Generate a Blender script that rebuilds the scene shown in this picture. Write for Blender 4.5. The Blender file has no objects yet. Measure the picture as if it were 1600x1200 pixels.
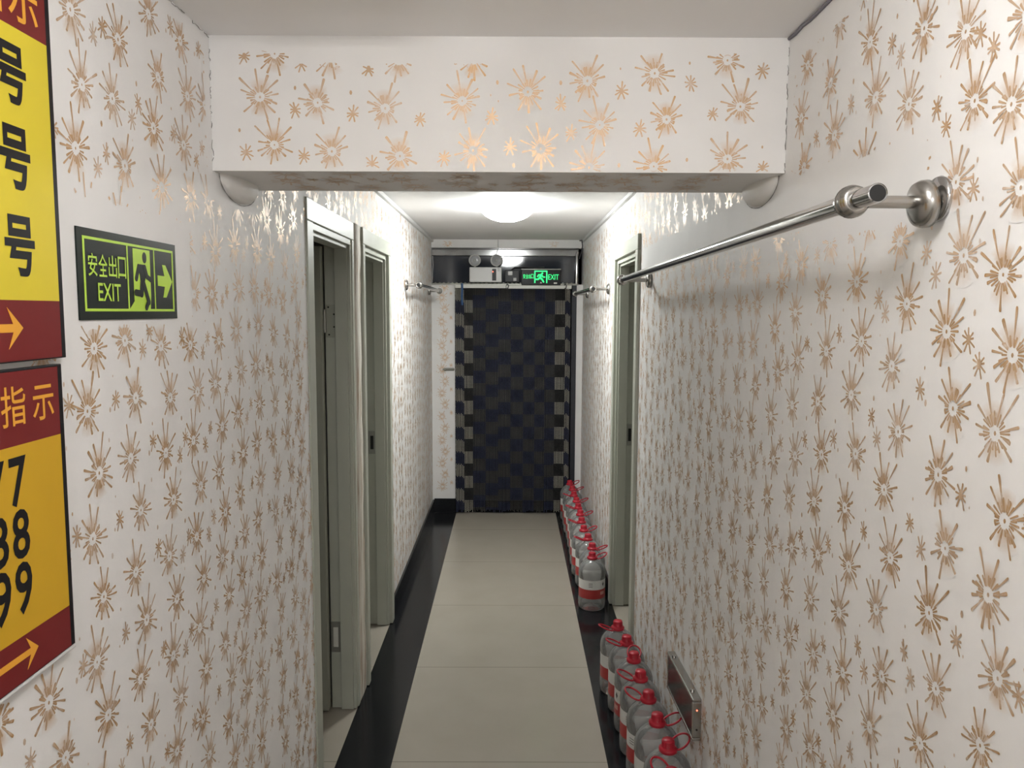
import bpy, math, random
import numpy as np
from mathutils import Matrix, Vector

random.seed(7)
SC = bpy.context.scene
COL = SC.collection
PI = math.pi

# ------------------------------------------------------------------ camera, world, light, exposure
H = 1.65
F = 1200.0
pitch, yaw, roll = math.atan(113 / F), math.atan(3 / F), 0.004
fw = Vector((math.sin(yaw) * math.cos(pitch), math.cos(yaw) * math.cos(pitch), -math.sin(pitch)))
rt0 = Vector((math.cos(yaw), -math.sin(yaw), 0))
up0 = rt0.cross(fw)
rt = rt0 * math.cos(roll) + up0 * math.sin(roll)
up = up0 * math.cos(roll) - rt0 * math.sin(roll)
cam = bpy.data.cameras.new('camera')
cam.sensor_width = 36
cam.lens = F / 1600 * 36
cam.clip_start = 0.02
cam_o = bpy.data.objects.new('camera', cam)
COL.objects.link(cam_o)
m3 = Matrix((rt, up, -fw)).transposed()
cam_o.matrix_world = Matrix.Translation((0, 0, H)) @ m3.to_4x4()
SC.camera = cam_o

w = bpy.data.worlds.new('world')
SC.world = w
w.use_nodes = True
w.node_tree.nodes['Background'].inputs[0].default_value = (0.5, 0.52, 0.55, 1)
w.node_tree.nodes['Background'].inputs[1].default_value = 0.0

FAR_LAMP = (-0.02, 4.22)
NEAR_LAMP = (0.05, 0.58)
BACK_FILL = (0.0, -1.25)  # unseen extra lamp, added behind the camera for a more even fill
FAR_POWER = 38.0        # emission of the ceiling lamps
NEAR_POWER = 15.0
FILL_POWER = 34.0
vs = SC.view_settings
vs.view_transform = 'Standard'
vs.look = 'None'
vs.gamma = 1
vs.use_curve_mapping = False
vs.exposure = 1.45
SC.cycles.transparent_max_bounces = 64      # rows of clear bottles

# ------------------------------------------------------------------ dimensions
XL, XR, YE, ZC = -0.632, 0.582, 6.21, 2.222
YB = -2.4
BY0, BY1, BZ = 1.665, 1.935, 1.945
D1 = (2.462, 3.085)      # door openings along Y
D2 = (3.285, 3.945)
D3 = (3.515, 4.225)
DZ = 1.93

# ------------------------------------------------------------------ shader helpers
class S:
    """a node socket with arithmetic"""
    def __init__(self, nt, sock): self.nt, self.s = nt, sock
    def op(self, o, *a, clamp=False):
        n = self.nt.nodes.new('ShaderNodeMath'); n.operation = o; n.use_clamp = clamp
        for i, v in enumerate((self,) + a):
            if isinstance(v, S): self.nt.links.new(v.s, n.inputs[i])
            else: n.inputs[i].default_value = v
        return S(self.nt, n.outputs[0])
    def __add__(self, b): return self.op('ADD', b)
    def __sub__(self, b): return self.op('SUBTRACT', b)
    def __mul__(self, b): return self.op('MULTIPLY', b)
    def __truediv__(self, b): return self.op('DIVIDE', b)
    def rsub(self, c): return (self * -1.0) + c
    def floor(self): return self.op('FLOOR')
    def fract(self): return self.op('FRACT')
    def abs(self): return self.op('ABSOLUTE')
    def max(self, b): return self.op('MAXIMUM', b)
    def min(self, b): return self.op('MINIMUM', b)
    def step(self, lo, hi):
        n = self.nt.nodes.new('ShaderNodeMapRange'); n.interpolation_type = 'SMOOTHSTEP'
        self.nt.links.new(self.s, n.inputs['Value'])
        for k, v in (('From Min', lo), ('From Max', hi)):
            if isinstance(v, S): self.nt.links.new(v.s, n.inputs[k])
            else: n.inputs[k].default_value = v
        return S(self.nt, n.outputs['Result'])

def rnd(nt, a, b):
    n = nt.nodes.new('ShaderNodeTexWhiteNoise'); n.noise_dimensions = '2D'
    c = nt.nodes.new('ShaderNodeCombineXYZ')
    nt.links.new(a.s, c.inputs[0])
    if isinstance(b, S): nt.links.new(b.s, c.inputs[1])
    else: c.inputs[1].default_value = b
    nt.links.new(c.outputs[0], n.inputs['Vector'])
    return S(nt, n.outputs['Value'])

def noise(nt, vec, scale, detail=2.0):
    n = nt.nodes.new('ShaderNodeTexNoise'); n.inputs['Scale'].default_value = scale
    n.inputs['Detail'].default_value = detail
    nt.links.new(vec, n.inputs['Vector'])
    return S(nt, n.outputs['Fac'])

def princ(name, col, rough=0.5, metal=0.0, spec=0.5, noise_amt=0.0, nscale=20, bump=0.0, coat=0.0, alpha=1.0, trans=0.0):
    m = bpy.data.materials.new(name); m.use_nodes = True
    nt = m.node_tree; p = nt.nodes['Principled BSDF']
    p.inputs['Base Color'].default_value = (*col, 1)
    p.inputs['Roughness'].default_value = rough
    p.inputs['Metallic'].default_value = metal
    p.inputs['Specular IOR Level'].default_value = spec
    p.inputs['Coat Weight'].default_value = coat
    p.inputs['Coat Roughness'].default_value = 0.05
    p.inputs['Transmission Weight'].default_value = trans
    if noise_amt or bump:
        tc = nt.nodes.new('ShaderNodeTexCoord')
        f = noise(nt, tc.outputs['Object'], nscale, 5)
        if noise_amt:
            mx = nt.nodes.new('ShaderNodeMix'); mx.data_type = 'RGBA'
            mx.inputs['A'].default_value = (*[c * (1 - noise_amt) for c in col], 1)
            mx.inputs['B'].default_value = (*[min(1, c * (1 + noise_amt)) for c in col], 1)
            nt.links.new(f.s, mx.inputs['Factor'])
            nt.links.new(mx.outputs['Result'], p.inputs['Base Color'])
        if bump:
            b = nt.nodes.new('ShaderNodeBump'); b.inputs['Strength'].default_value = bump
            b.inputs['Distance'].default_value = 0.002
            nt.links.new(f.s, b.inputs['Height']); nt.links.new(b.outputs[0], p.inputs['Normal'])
    return m

def emit(name, col, st):
    m = bpy.data.materials.new(name); m.use_nodes = True
    p = m.node_tree.nodes['Principled BSDF']
    p.inputs['Base Color'].default_value = (*col, 1)
    p.inputs['Emission Color'].default_value = (*col, 1)
    p.inputs['Emission Strength'].default_value = st
    return m

WALL = (0.78, 0.77, 0.757)
PAINT = (0.57, 0.315, 0.108)

def star_wall():
    """white plaster; the starburst strokes are faces of the wall mesh whose 'amt' attribute says how much gold paint lies there"""
    m = bpy.data.materials.new('star_plaster'); m.use_nodes = True
    nt = m.node_tree; p = nt.nodes['Principled BSDF']
    tc = nt.nodes.new('ShaderNodeTexCoord'); vec = tc.outputs['Object']
    at = nt.nodes.new('ShaderNodeAttribute'); at.attribute_name = 'amt'
    mk = S(nt, at.outputs['Fac']) * (noise(nt, vec, 70, 3).step(0.20, 0.50) * 0.55 + 0.45)
    mk = mk.op('MULTIPLY', 1.0, clamp=True)
    mx0 = nt.nodes.new('ShaderNodeMix'); mx0.data_type = 'RGBA'
    mx0.inputs['A'].default_value = (*[c * 0.95 for c in WALL], 1)
    mx0.inputs['B'].default_value = (*[min(1, c * 1.05) for c in WALL], 1)
    nt.links.new(noise(nt, vec, 9, 6).s, mx0.inputs['Factor'])
    mx = nt.nodes.new('ShaderNodeMix'); mx.data_type = 'RGBA'
    mx.inputs['B'].default_value = (*PAINT, 1)
    nt.links.new(mx0.outputs['Result'], mx.inputs['A'])
    nt.links.new(mk.s, mx.inputs['Factor'])
    nt.links.new(mx.outputs['Result'], p.inputs['Base Color'])
    nt.links.new((mk * 0.46).s, p.inputs['Metallic'])
    nt.links.new((mk * -0.22 + 0.58).s, p.inputs['Roughness'])
    nt.links.new((mk * 0.40 + 0.14).s, p.inputs['Specular IOR Level'])
    b = nt.nodes.new('ShaderNodeBump'); b.inputs['Strength'].default_value = 0.06
    b.inputs['Distance'].default_value = 0.004
    nt.links.new(noise(nt, vec, 30, 4).s, b.inputs['Height']); nt.links.new(b.outputs[0], p.inputs['Normal'])
    return m

def tile_mat():
    m = princ('floor_tile', (0.50, 0.45, 0.36), rough=0.22, spec=0.5)
    nt = m.node_tree; p = nt.nodes['Principled BSDF']
    tc = nt.nodes.new('ShaderNodeTexCoord'); sp = nt.nodes.new('ShaderNodeSeparateXYZ')
    nt.links.new(tc.outputs['Object'], sp.inputs[0])
    v = S(nt, sp.outputs[1])
    g = ((v - 4.197) / 0.757 + 10.5).fract() - 0.5
    line = (g.abs() * 0.757).step(0.0012, 0.0026)
    cloud = noise(nt, tc.outputs['Object'], 5, 6)
    speck = noise(nt, tc.outputs['Object'], 38, 2).step(0.80, 0.83)
    mx = nt.nodes.new('ShaderNodeMix'); mx.data_type = 'RGBA'
    mx.inputs['A'].default_value = (0.325, 0.295, 0.245, 1); mx.inputs['B'].default_value = (0.38, 0.345, 0.29, 1)
    nt.links.new(cloud.s, mx.inputs['Factor'])
    mx2 = nt.nodes.new('ShaderNodeMix'); mx2.data_type = 'RGBA'
    mx2.inputs['A'].default_value = (0.20, 0.175, 0.14, 1)
    nt.links.new((line * speck.rsub(1.0)).s, mx2.inputs['Factor'])
    nt.links.new(mx.outputs['Result'], mx2.inputs['B'])
    nt.links.new(mx2.outputs['Result'], p.inputs['Base Color'])
    return m

def bottle_mat():
    m = bpy.data.materials.new('clear_plastic'); m.use_nodes = True
    nt = m.node_tree; nt.nodes.remove(nt.nodes['Principled BSDF'])
    out = nt.nodes['Material Output']
    tr = nt.nodes.new('ShaderNodeBsdfTransparent'); tr.inputs[0].default_value = (0.975, 0.98, 0.978, 1)
    df = nt.nodes.new('ShaderNodeBsdfDiffuse'); df.inputs[0].default_value = (0.95, 0.96, 0.95, 1)
    tl = nt.nodes.new('ShaderNodeBsdfTranslucent'); tl.inputs[0].default_value = (0.95, 0.96, 0.95, 1)
    gl = nt.nodes.new('ShaderNodeBsdfGlossy'); gl.inputs['Roughness'].default_value = 0.07
    lw = nt.nodes.new('ShaderNodeLayerWeight'); lw.inputs[0].default_value = 0.30
    fr = nt.nodes.new('ShaderNodeFresnel'); fr.inputs[0].default_value = 1.45
    a1 = nt.nodes.new('ShaderNodeMixShader'); a1.inputs[0].default_value = 0.25; nt.links.new(df.outputs[0], a1.inputs[1]); nt.links.new(tl.outputs[0], a1.inputs[2])
    a2 = nt.nodes.new('ShaderNodeMixShader')
    k = S(nt, lw.outputs['Facing']) * 0.30 + 0.17
    nt.links.new(k.s, a2.inputs[0]); nt.links.new(tr.outputs[0], a2.inputs[1]); nt.links.new(a1.outputs[0], a2.inputs[2])
    a3 = nt.nodes.new('ShaderNodeMixShader')
    nt.links.new(fr.outputs[0], a3.inputs[0]); nt.links.new(a2.outputs[0], a3.inputs[1]); nt.links.new(gl.outputs[0], a3.inputs[2])
    nt.links.new(a3.outputs[0], out.inputs[0])
    return m

M = {}
M['star'] = star_wall()
M['ceil'] = princ('ceiling_paint', (0.86, 0.85, 0.845), rough=0.7, noise_amt=0.03, nscale=6, bump=0.05)
M['plaster'] = princ('bare_plaster', (0.74, 0.725, 0.70), rough=0.6, noise_amt=0.06, nscale=25, bump=0.2)
M['tile'] = tile_mat()
M['granite'] = princ('black_granite', (0.010, 0.011, 0.013), rough=0.16, spec=0.26, noise_amt=0.3, nscale=60)
M['door'] = princ('greenish_door_paint', (0.42, 0.435, 0.37), rough=0.45, noise_amt=0.06, nscale=12, bump=0.05)
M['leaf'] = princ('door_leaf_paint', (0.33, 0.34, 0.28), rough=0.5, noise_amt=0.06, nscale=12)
M['stain'] = None
M['steel'] = princ('brushed_steel', (0.40, 0.39, 0.37), rough=0.26, metal=1.0)
M['chrome'] = princ('chrome', (0.50, 0.50, 0.50), rough=0.12, metal=1.0)
M['toprail'] = princ('worn_rail', (0.22, 0.22, 0.22), rough=0.12, metal=1.0, noise_amt=0.35, nscale=9)
M['dull'] = princ('dull_metal', (0.30, 0.30, 0.27), rough=0.4, metal=0.7)
M['hole'] = princ('dark_hole', (0.012, 0.012, 0.012), rough=0.8)
M['white'] = princ('white_plastic', (0.60, 0.60, 0.59), rough=0.4)
M['greyplastic'] = princ('grey_plastic', (0.42, 0.42, 0.41), rough=0.4)
M['lens'] = princ('lamp_lens', (0.30, 0.31, 0.32), rough=0.15, coat=0.5)
M['black'] = princ('black_plastic', (0.010, 0.010, 0.011), rough=0.35, spec=0.2)
M['glass'] = princ('dark_glass', (0.012, 0.016, 0.026), rough=0.06, spec=0.45)
M['room'] = princ('room_wall', (0.30, 0.30, 0.28), rough=0.8, noise_amt=0.05)
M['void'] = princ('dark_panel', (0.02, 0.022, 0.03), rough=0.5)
M['pet'] = bottle_mat()
M['red'] = princ('red_plastic', (0.40, 0.014, 0.030), rough=0.35, spec=0.35)
M['labelwhite'] = princ('label_white', (0.72, 0.72, 0.70), rough=0.4)
M['labelred'] = princ('label_red', (0.42, 0.035, 0.035), rough=0.4)
M['labelink'] = princ('label_ink', (0.03, 0.03, 0.03), rough=0.5)
M['boardyellow'] = princ('board_yellow', (0.68, 0.55, 0.04), rough=0.32, spec=0.15, noise_amt=0.05, nscale=14)
M['boardochre'] = princ('board_ochre', (0.60, 0.355, 0.025), rough=0.32, spec=0.15, noise_amt=0.05, nscale=14)
M['boardred'] = princ('board_red', (0.175, 0.021, 0.021), rough=0.32, spec=0.15, noise_amt=0.06, nscale=14)
M['boardorange'] = princ('board_orange', (0.78, 0.37, 0.045), rough=0.35, spec=0.15)
M['boardink'] = princ('board_ink', (0.012, 0.011, 0.013), rough=0.35, spec=0.15)
M['signdark'] = princ('sign_dark', (0.012, 0.017, 0.015), rough=0.22, spec=0.16, noise_amt=0.2, nscale=9)
M['signgreen'] = princ('sign_lime', (0.50, 0.74, 0.075), rough=0.3, spec=0.15)
M['glow'] = emit('lit_green', (0.03, 1.0, 0.25), 0.42)
M['led'] = emit('red_led', (1.0, 0.12, 0.06), 2.0)
M['dome_far'] = emit('lit_dome_cool', (0.97, 1.0, 0.98), FAR_POWER)
M['dome_near'] = emit('lit_globe_warm', (1.0, 0.985, 0.97), NEAR_POWER)
M['dome_fill'] = emit('fill_dome_warm', (1.0, 0.985, 0.97), FILL_POWER)
M['cable'] = princ('dark_cable', (0.035, 0.033, 0.04), rough=0.6)
M['crack'] = princ('crack_grime', (0.22, 0.21, 0.20), rough=0.9)
M['bead_beige'] = princ('beads_beige', (0.50, 0.48, 0.40), rough=0.4)
M['bead_taupe'] = princ('beads_taupe', (0.09, 0.086, 0.074), rough=0.45)
M['bead_navy'] = princ('beads_navy', (0.009, 0.014, 0.045), rough=0.4)
M['bead_black'] = princ('beads_black', (0.009, 0.009, 0.009), rough=0.4)
M['blue'] = princ('blue_tie', (0.03, 0.09, 0.22), rough=0.6)
M['frameinner'] = princ('cream_strip', (0.62, 0.62, 0.57), rough=0.4)

def stain_mat():
    m = princ('stained_plaster', (0.6, 0.58, 0.52), rough=0.7)
    nt = m.node_tree; p = nt.nodes['Principled BSDF']
    tc = nt.nodes.new('ShaderNodeTexCoord'); mp = nt.nodes.new('ShaderNodeMapping')
    mp.inputs['Scale'].default_value = (18, 18, 2.2)
    nt.links.new(tc.outputs['Object'], mp.inputs[0])
    f = noise(nt, mp.outputs[0], 1.6, 6).step(0.46, 0.70)
    mx = nt.nodes.new('ShaderNodeMix'); mx.data_type = 'RGBA'
    mx.inputs['A'].default_value = (0.62, 0.59, 0.52, 1); mx.inputs['B'].default_value = (0.30, 0.20, 0.12, 1)
    nt.links.new(f.s, mx.inputs['Factor']); nt.links.new(mx.outputs['Result'], p.inputs['Base Color'])
    b = nt.nodes.new('ShaderNodeBump'); b.inputs['Strength'].default_value = 0.5; b.inputs['Distance'].default_value = 0.004
    nt.links.new(noise(nt, tc.outputs['Object'], 40, 5).s, b.inputs['Height']); nt.links.new(b.outputs[0], p.inputs['Normal'])
    return m
M['stain'] = stain_mat()

# ------------------------------------------------------------------ mesh helpers
class MB:
    def __init__(self): self.v, self.f, self.mi, self.sm = [], [], [], []
    def add(self, vs, fs, mi=0, smooth=False):
        b = len(self.v); self.v += [tuple(p) for p in vs]
        for f in fs: self.f.append([b + i for i in f]); self.mi.append(mi); self.sm.append(smooth)
        return self
    def box(self, x0, x1, y0, y1, z0, z1, mi=0):
        return self.add([(x0, y0, z0), (x1, y0, z0), (x1, y1, z0), (x0, y1, z0), (x0, y0, z1), (x1, y0, z1), (x1, y1, z1), (x0, y1, z1)],
                        [(0, 3, 2, 1), (4, 5, 6, 7), (0, 1, 5, 4), (1, 2, 6, 5), (2, 3, 7, 6), (3, 0, 4, 7)], mi)
    def tube(self, pts, r, n=14, mi=0, cap=True, closed=False):
        pts = [Vector(p) for p in pts]; N = len(pts)
        rs = r if isinstance(r, (list, tuple)) else [r] * N
        vs = []; ref = None
        for i, p in enumerate(pts):
            if closed: t = (pts[(i + 1) % N] - pts[i - 1]).normalized()
            else: t = (pts[min(i + 1, N - 1)] - pts[max(i - 1, 0)]).normalized()
            if ref is None:
                ref = t.orthogonal().normalized()
            ref = (ref - t * ref.dot(t)).normalized(); b = t.cross(ref)
            for k in range(n):
                a = 2 * PI * k / n
                vs.append(p + (ref * math.cos(a) + b * math.sin(a)) * rs[i])
        fs = []
        for i in range(N if closed else N - 1):
            j = (i + 1) % N
            for k in range(n): fs.append((i * n + k, i * n + (k + 1) % n, j * n + (k + 1) % n, j * n + k))
        self.add(vs, fs, mi, True)
        if cap and not closed:
            self.add(vs[:n][::-1], [tuple(range(n))], mi); self.add(vs[-n:], [tuple(range(n))], mi)
        return self
    def lathe(self, prof, n=28, mi=0, smooth=True, mtx=None, sq=0.0, close=True):
        """prof: (r, z) pairs or (r, z, squareness) bottom to top"""
        vs = []
        for q in prof:
            r, z = q[0], q[1]; e = q[2] if len(q) > 2 else sq
            for k in range(n):
                a = 2 * PI * (k + 0.5) / n
                c, s = math.cos(a), math.sin(a)
                p = 2 + e
                k_ = 1 / (abs(c) ** p + abs(s) ** p) ** (1 / p)
                vs.append(Vector((r * k_ * c, r * k_ * s, z)))
        fs = []
        for i in range(len(prof) - 1):
            for k in range(n): fs.append((i * n + k, i * n + (k + 1) % n, (i + 1) * n + (k + 1) % n, (i + 1) * n + k))
        if close:
            if prof[0][0] > 1e-5: fs.append(tuple(range(n))[::-1])
            if prof[-1][0] > 1e-5: fs.append(tuple(range((len(prof) - 1) * n, len(prof) * n)))
        if mtx is not None: vs = [mtx @ v for v in vs]
        return self.add(vs, fs, mi, smooth)
    def prism(self, poly, z0, z1, mi=0):
        """2D polygon in local xy (counter-clockwise) given thickness along z"""
        n = len(poly)
        a = sum(poly[i][0] * poly[(i + 1) % n][1] - poly[(i + 1) % n][0] * poly[i][1] for i in range(n))
        if a < 0: poly = poly[::-1]
        vs = [(x, y, z0) for x, y in poly] + [(x, y, z1) for x, y in poly]
        fs = [tuple(range(n))[::-1], tuple(range(n, 2 * n))] + [(i, (i + 1) % n, n + (i + 1) % n, n + i) for i in range(n)]
        return self.add(vs, fs, mi)
    def build(self, name, mats, parent=None, bevel=0.0):
        me = bpy.data.meshes.new(name)
        me.from_pydata(self.v, [], self.f)
        mats = mats if isinstance(mats, (list, tuple)) else [mats]
        for m in mats: me.materials.append(m)
        me.polygons.foreach_set('material_index', self.mi)
        me.polygons.foreach_set('use_smooth', self.sm)
        me.update()
        return link(name, me, parent, bevel)

def link(name, me, parent=None, bevel=0.0):
    o = bpy.data.objects.new(name, me); COL.objects.link(o)
    if parent: o.parent = parent
    if bevel:
        b = o.modifiers.new('bevel', 'BEVEL'); b.width = bevel; b.segments = 2; b.limit_method = 'ANGLE'
    return o

def tag(o, label, cat, group=None, kind=None):
    o['label'] = label; o['category'] = cat
    if group: o['group'] = group
    if kind: o['kind'] = kind
    return o

def struct(o, label=None):
    o['kind'] = 'structure'
    if label: o['label'] = label
    return o

def empty(name, loc=(0, 0, 0), basis=None):
    o = bpy.data.objects.new(name, None); COL.objects.link(o); o.empty_display_size = 0.05
    mt = Matrix.Translation(loc)
    if basis: mt = mt @ Matrix([Vector(b) for b in basis]).transposed().to_4x4()
    o.matrix_world = mt
    return o
ON_LEFT = ((0, 1, 0), (0, 0, 1), (1, 0, 0))      # local x right, y up, z out of the wall
ON_RIGHT = ((0, -1, 0), (0, 0, 1), (-1, 0, 0))
ON_END = ((1, 0, 0), (0, 0, 1), (0, -1, 0))

def text_mb(body, x0, x1, y0, y1, z, bold=0.0, th=0.0004):
    """lettering stretched into a local box"""
    c = bpy.data.curves.new('lettering', 'FONT'); c.body = body; c.offset = bold; c.extrude = 0.0; c.resolution_u = 3
    o = bpy.data.objects.new('lettering', c); COL.objects.link(o)
    dg = bpy.context.evaluated_depsgraph_get()
    me = bpy.data.meshes.new_from_object(o.evaluated_get(dg), depsgraph=dg)
    co = np.array([v.co[:] for v in me.vertices]); fs = [list(p.vertices) for p in me.polygons]
    COL.objects.unlink(o); bpy.data.objects.remove(o); bpy.data.curves.remove(c); bpy.data.meshes.remove(me)
    mn, mxx = co.min(0), co.max(0)
    p = (co - mn) / np.maximum(mxx - mn, 1e-6)
    vs = [(x0 + a * (x1 - x0), y0 + b * (y1 - y0), z + th) for a, b, _ in p]
    return vs, fs

# ------------------------------------------------------------------ rolled starburst pattern
SRNG = np.random.default_rng(11)
def star_proto(rng, big):
    """one starburst: (n,2) coordinates in metres, paint amount per vertex, faces"""
    P, A, Fc = [], [], []
    def rows(pts, amts, across, lay=0):
        b = len(P)
        for q, am in zip(pts, amts): P.extend([(a_, b_, lay * 0.00009) for a_, b_ in q]); A.extend(am)
        for i in range(len(pts) - 1):
            for k in range(across - 1):
                Fc.append((b + i * across + k, b + (i + 1) * across + k, b + (i + 1) * across + k + 1, b + i * across + k + 1))
    def ray(ang, r0, L, w0, w1, across, lay):
        ca, sa = math.cos(ang), math.sin(ang)
        bend = rng.uniform(-0.05, 0.05) * L
        pts, am = [], []
        ts = ((0, 0.75), (0.35, 0.8), (0.8, 1.0), (0.95, 0.95), (1.0, 0.55)) if across == 3 else ((0, 0.8), (0.9, 1.0), (1.0, 0.6))
        for t, wm in ts:
            r = r0 + (L - r0) * t; w_ = (w0 + (w1 - w0) * t) * wm; o = bend * t * t
            if across == 3:
                pts.append([(r * ca - (o + d) * sa, r * sa + (o + d) * ca) for d in (-w_, 0, w_)])
                e = 1.0 if t > 0 else 0.7
                am.append([e, 0.74 + 0.2 * (t > 0.9), e * 0.95])
            else:
                pts.append([(r * ca - (o + d) * sa, r * sa + (o + d) * ca) for d in (-w_, w_)])
                am.append([0.92, 0.85])
        rows(pts, am, across, lay)
    if big:
        n = 12; R = 0.061
        for k in range(n):
            a = 2 * PI * (k + 0.5 * rng.uniform(-0.45, 0.45)) / n + 0.2
            s = math.sin(a)
            L = R * (rng.uniform(0.68, 1.0)) * (0.66 + 0.32 * max(s, 0) + 0.14 * abs(s))
            if rng.random() < 0.12: L *= 0.55
            w = rng.uniform(0.0013, 0.0017)
            ray(a, rng.uniform(0.011, 0.018), L, w * 0.8, w * rng.uniform(1.1, 1.8), 3, 3 + k % 2)
        n = 22
        for k in range(n):
            a = 2 * PI * (k + rng.uniform(-0.3, 0.3)) / n
            ray(a, 0.0095 * rng.uniform(0.9, 1.15), rng.uniform(0.018, 0.028), 0.0011, rng.uniform(0.0013, 0.0019), 2, 1 + k % 2)
        for c in (PI / 2, -PI / 2):                     # soft fans of thinned paint above and below the eye
            hw = rng.uniform(0.6, 0.85); amt = rng.uniform(0.42, 0.75)
            c2 = c + rng.uniform(-0.15, 0.15)
            pts, am = [], []
            for r, fa in ((0.0090, 0.0), (0.0115, 1.0), (0.021, 0.9), (0.030, 0.45), (0.040, 0.0)):
                pts.append([(r * math.cos(c2 + hw * q), r * math.sin(c2 + hw * q)) for q in (-1, -0.7, -0.25, 0.25, 0.7, 1)])
                am.append([amt * fa * q for q in (0.0, 0.8, 1, 1, 0.8, 0.0)])
            rows(pts, am, 6)
        b = len(P); rr = rng.uniform(0.0016, 0.0026)
        P.extend([(rr * math.cos(PI / 3 * k), rr * 1.3 * math.sin(PI / 3 * k), 0) for k in range(6)]); A.extend([0.9] * 6)
        Fc.append((b, b + 1, b + 2, b + 3)); Fc.append((b, b + 3, b + 4, b + 5))
    else:
        n = 9; R = rng.uniform(0.0165, 0.0205)
        for k in range(n):
            a = 2 * PI * (k + rng.uniform(-0.25, 0.25)) / n + PI / 2
            ray(a, 0.001, R * rng.uniform(0.7, 1.0) * (0.68 + 0.42 * abs(math.sin(a))), 0.0015, rng.uniform(0.0013, 0.0018), 2, 1 + k % 2)
        b = len(P)
        P.extend([(0.0045 * math.cos(PI / 3 * k), 0.0075 * math.sin(PI / 3 * k), 0.00030) for k in range(6)]); A.extend([0.8] * 6)
        Fc.append((b, b + 1, b + 2, b + 3)); Fc.append((b, b + 3, b + 4, b + 5))
    return np.array(P), np.array(A), Fc
BIGS = [star_proto(SRNG, True) for _ in range(14)]
SMALLS = [star_proto(SRNG, False) for _ in range(10)]
def drip_proto():
    n = 6
    return (np.array([(0.0030 * math.cos(PI / 3 * k), 0.0050 * math.sin(PI / 3 * k), 0.0) for k in range(n)]), np.full(n, 0.85), [(0, 1, 2, 3), (0, 3, 4, 5)])
DRIPS = [drip_proto()]

def lattice(known, lo, hi, v0, v1, pitch=0.131, per=0.193):
    """columns of a roller: two staggered stars a turn, small pairs and drips between; known = (u, v of a right-hand star)"""
    out = []
    cols = sorted(known)
    u = cols[-1][0] + pitch
    while u < hi: cols.append((u + SRNG.uniform(-0.004, 0.004), SRNG.uniform(0, per))); u += pitch
    u = cols[0][0] - pitch
    while u > lo: cols.insert(0, (u, SRNG.uniform(0, per))); u -= pitch
    for (u, pv) in cols:
        k = math.floor((v0 - pv) / per)
        lean = SRNG.uniform(-0.03, 0.03)
        while pv + k * per < v1:
            v = pv + k * per
            q = (v - 1.4) * lean
            J = lambda a: SRNG.uniform(-a, a)
            fade = SRNG.uniform(0.78, 1.0)
            out.append((u + 0.0135 + q + J(0.002), v + J(0.003), 'b', fade))
            out.append((u - 0.0135 + q + J(0.002), v - per / 2 + J(0.003), 'b', SRNG.uniform(0.78, 1.0)))
            m = u + q + pitch / 2
            w_ = v - per / 2
            out.append((m + 0.009 + J(0.003), w_ + 0.012 + J(0.004), 's', SRNG.uniform(0.75, 1)))
            out.append((m - 0.018 + J(0.003), w_ - 0.016 + J(0.004), 's', SRNG.uniform(0.6, 1)) if SRNG.random() < 0.6 else (m - 0.01, v - 0.10, 'd', 0.6))
            out.append((m + 0.002 + J(0.006), v - per / 2 + 0.050 + J(0.006), 'd', SRNG.uniform(0.6, 1)))
            if SRNG.random() < 0.5: out.append((m - 0.012 + J(0.01), v - per / 2 - 0.05 + J(0.01), 'd', 0.4))
            k += 1
    return out

def pattern_arrays(stars, keep, bare, to3d):
    V, A, Fc = [], [], []; base = 0
    for (u, v, kind, fade) in stars:
        if not (keep[0] - 0.06 < u < keep[1] + 0.06 and keep[2] - 0.06 < v < keep[3] + 0.06): continue
        lib = {'b': BIGS, 's': SMALLS, 'd': DRIPS}[kind]
        P, am, F = lib[int(SRNG.integers(len(lib)))]
        sc = SRNG.uniform(0.94, 1.06)
        if kind == 'd': sc = SRNG.uniform(0.4, 1.1)
        rot = SRNG.uniform(-0.07, 0.07); c, s_ = math.cos(rot), math.sin(rot)
        Q = np.stack([P[:, 0] * c - P[:, 1] * s_, P[:, 0] * s_ + P[:, 1] * c], 1) * sc + (u, v)
        ok = (Q[:, 0] > keep[0]) & (Q[:, 0] < keep[1]) & (Q[:, 1] > keep[2]) & (Q[:, 1] < keep[3])
        for (a, b_, c_, d_) in bare:
            ok &= ~((Q[:, 0] > a) & (Q[:, 0] < b_) & (Q[:, 1] > c_) & (Q[:, 1] < d_))
        if not ok.any(): continue
        off = SRNG.uniform(0.0002, 0.0007) + P[:, 2]
        V.append(to3d(Q[:, 0], Q[:, 1], off)); A.append(am * fade)
        if ok.all(): Fc += [tuple(i + base for i in f) for f in F]
        else: Fc += [tuple(i + base for i in f) for f in F if all(ok[i] for i in f)]
        base += len(P)
    return np.concatenate(V), np.concatenate(A), Fc

def build_starred(name, mb, mats, fields, parent=None):
    """wall boxes plus the painted faces in one mesh with the 'amt' attribute"""
    nv0 = len(mb.v); verts = list(mb.v); faces = list(mb.f); mi = list(mb.mi); amt = [0.0] * nv0
    for (V, A, Fc) in fields:
        b = len(verts); verts += V.tolist(); amt += A.tolist()
        faces += [tuple(i + b for i in f) for f in Fc]; mi += [0] * len(Fc)
    me = bpy.data.meshes.new(name); me.from_pydata(verts, [], faces)
    for m in mats: me.materials.append(m)
    me.polygons.foreach_set('material_index', mi)
    me.attributes.new('amt', 'FLOAT', 'POINT').data.foreach_set('value', amt)
    me.update()
    return struct(link(name, me, parent))

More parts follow.
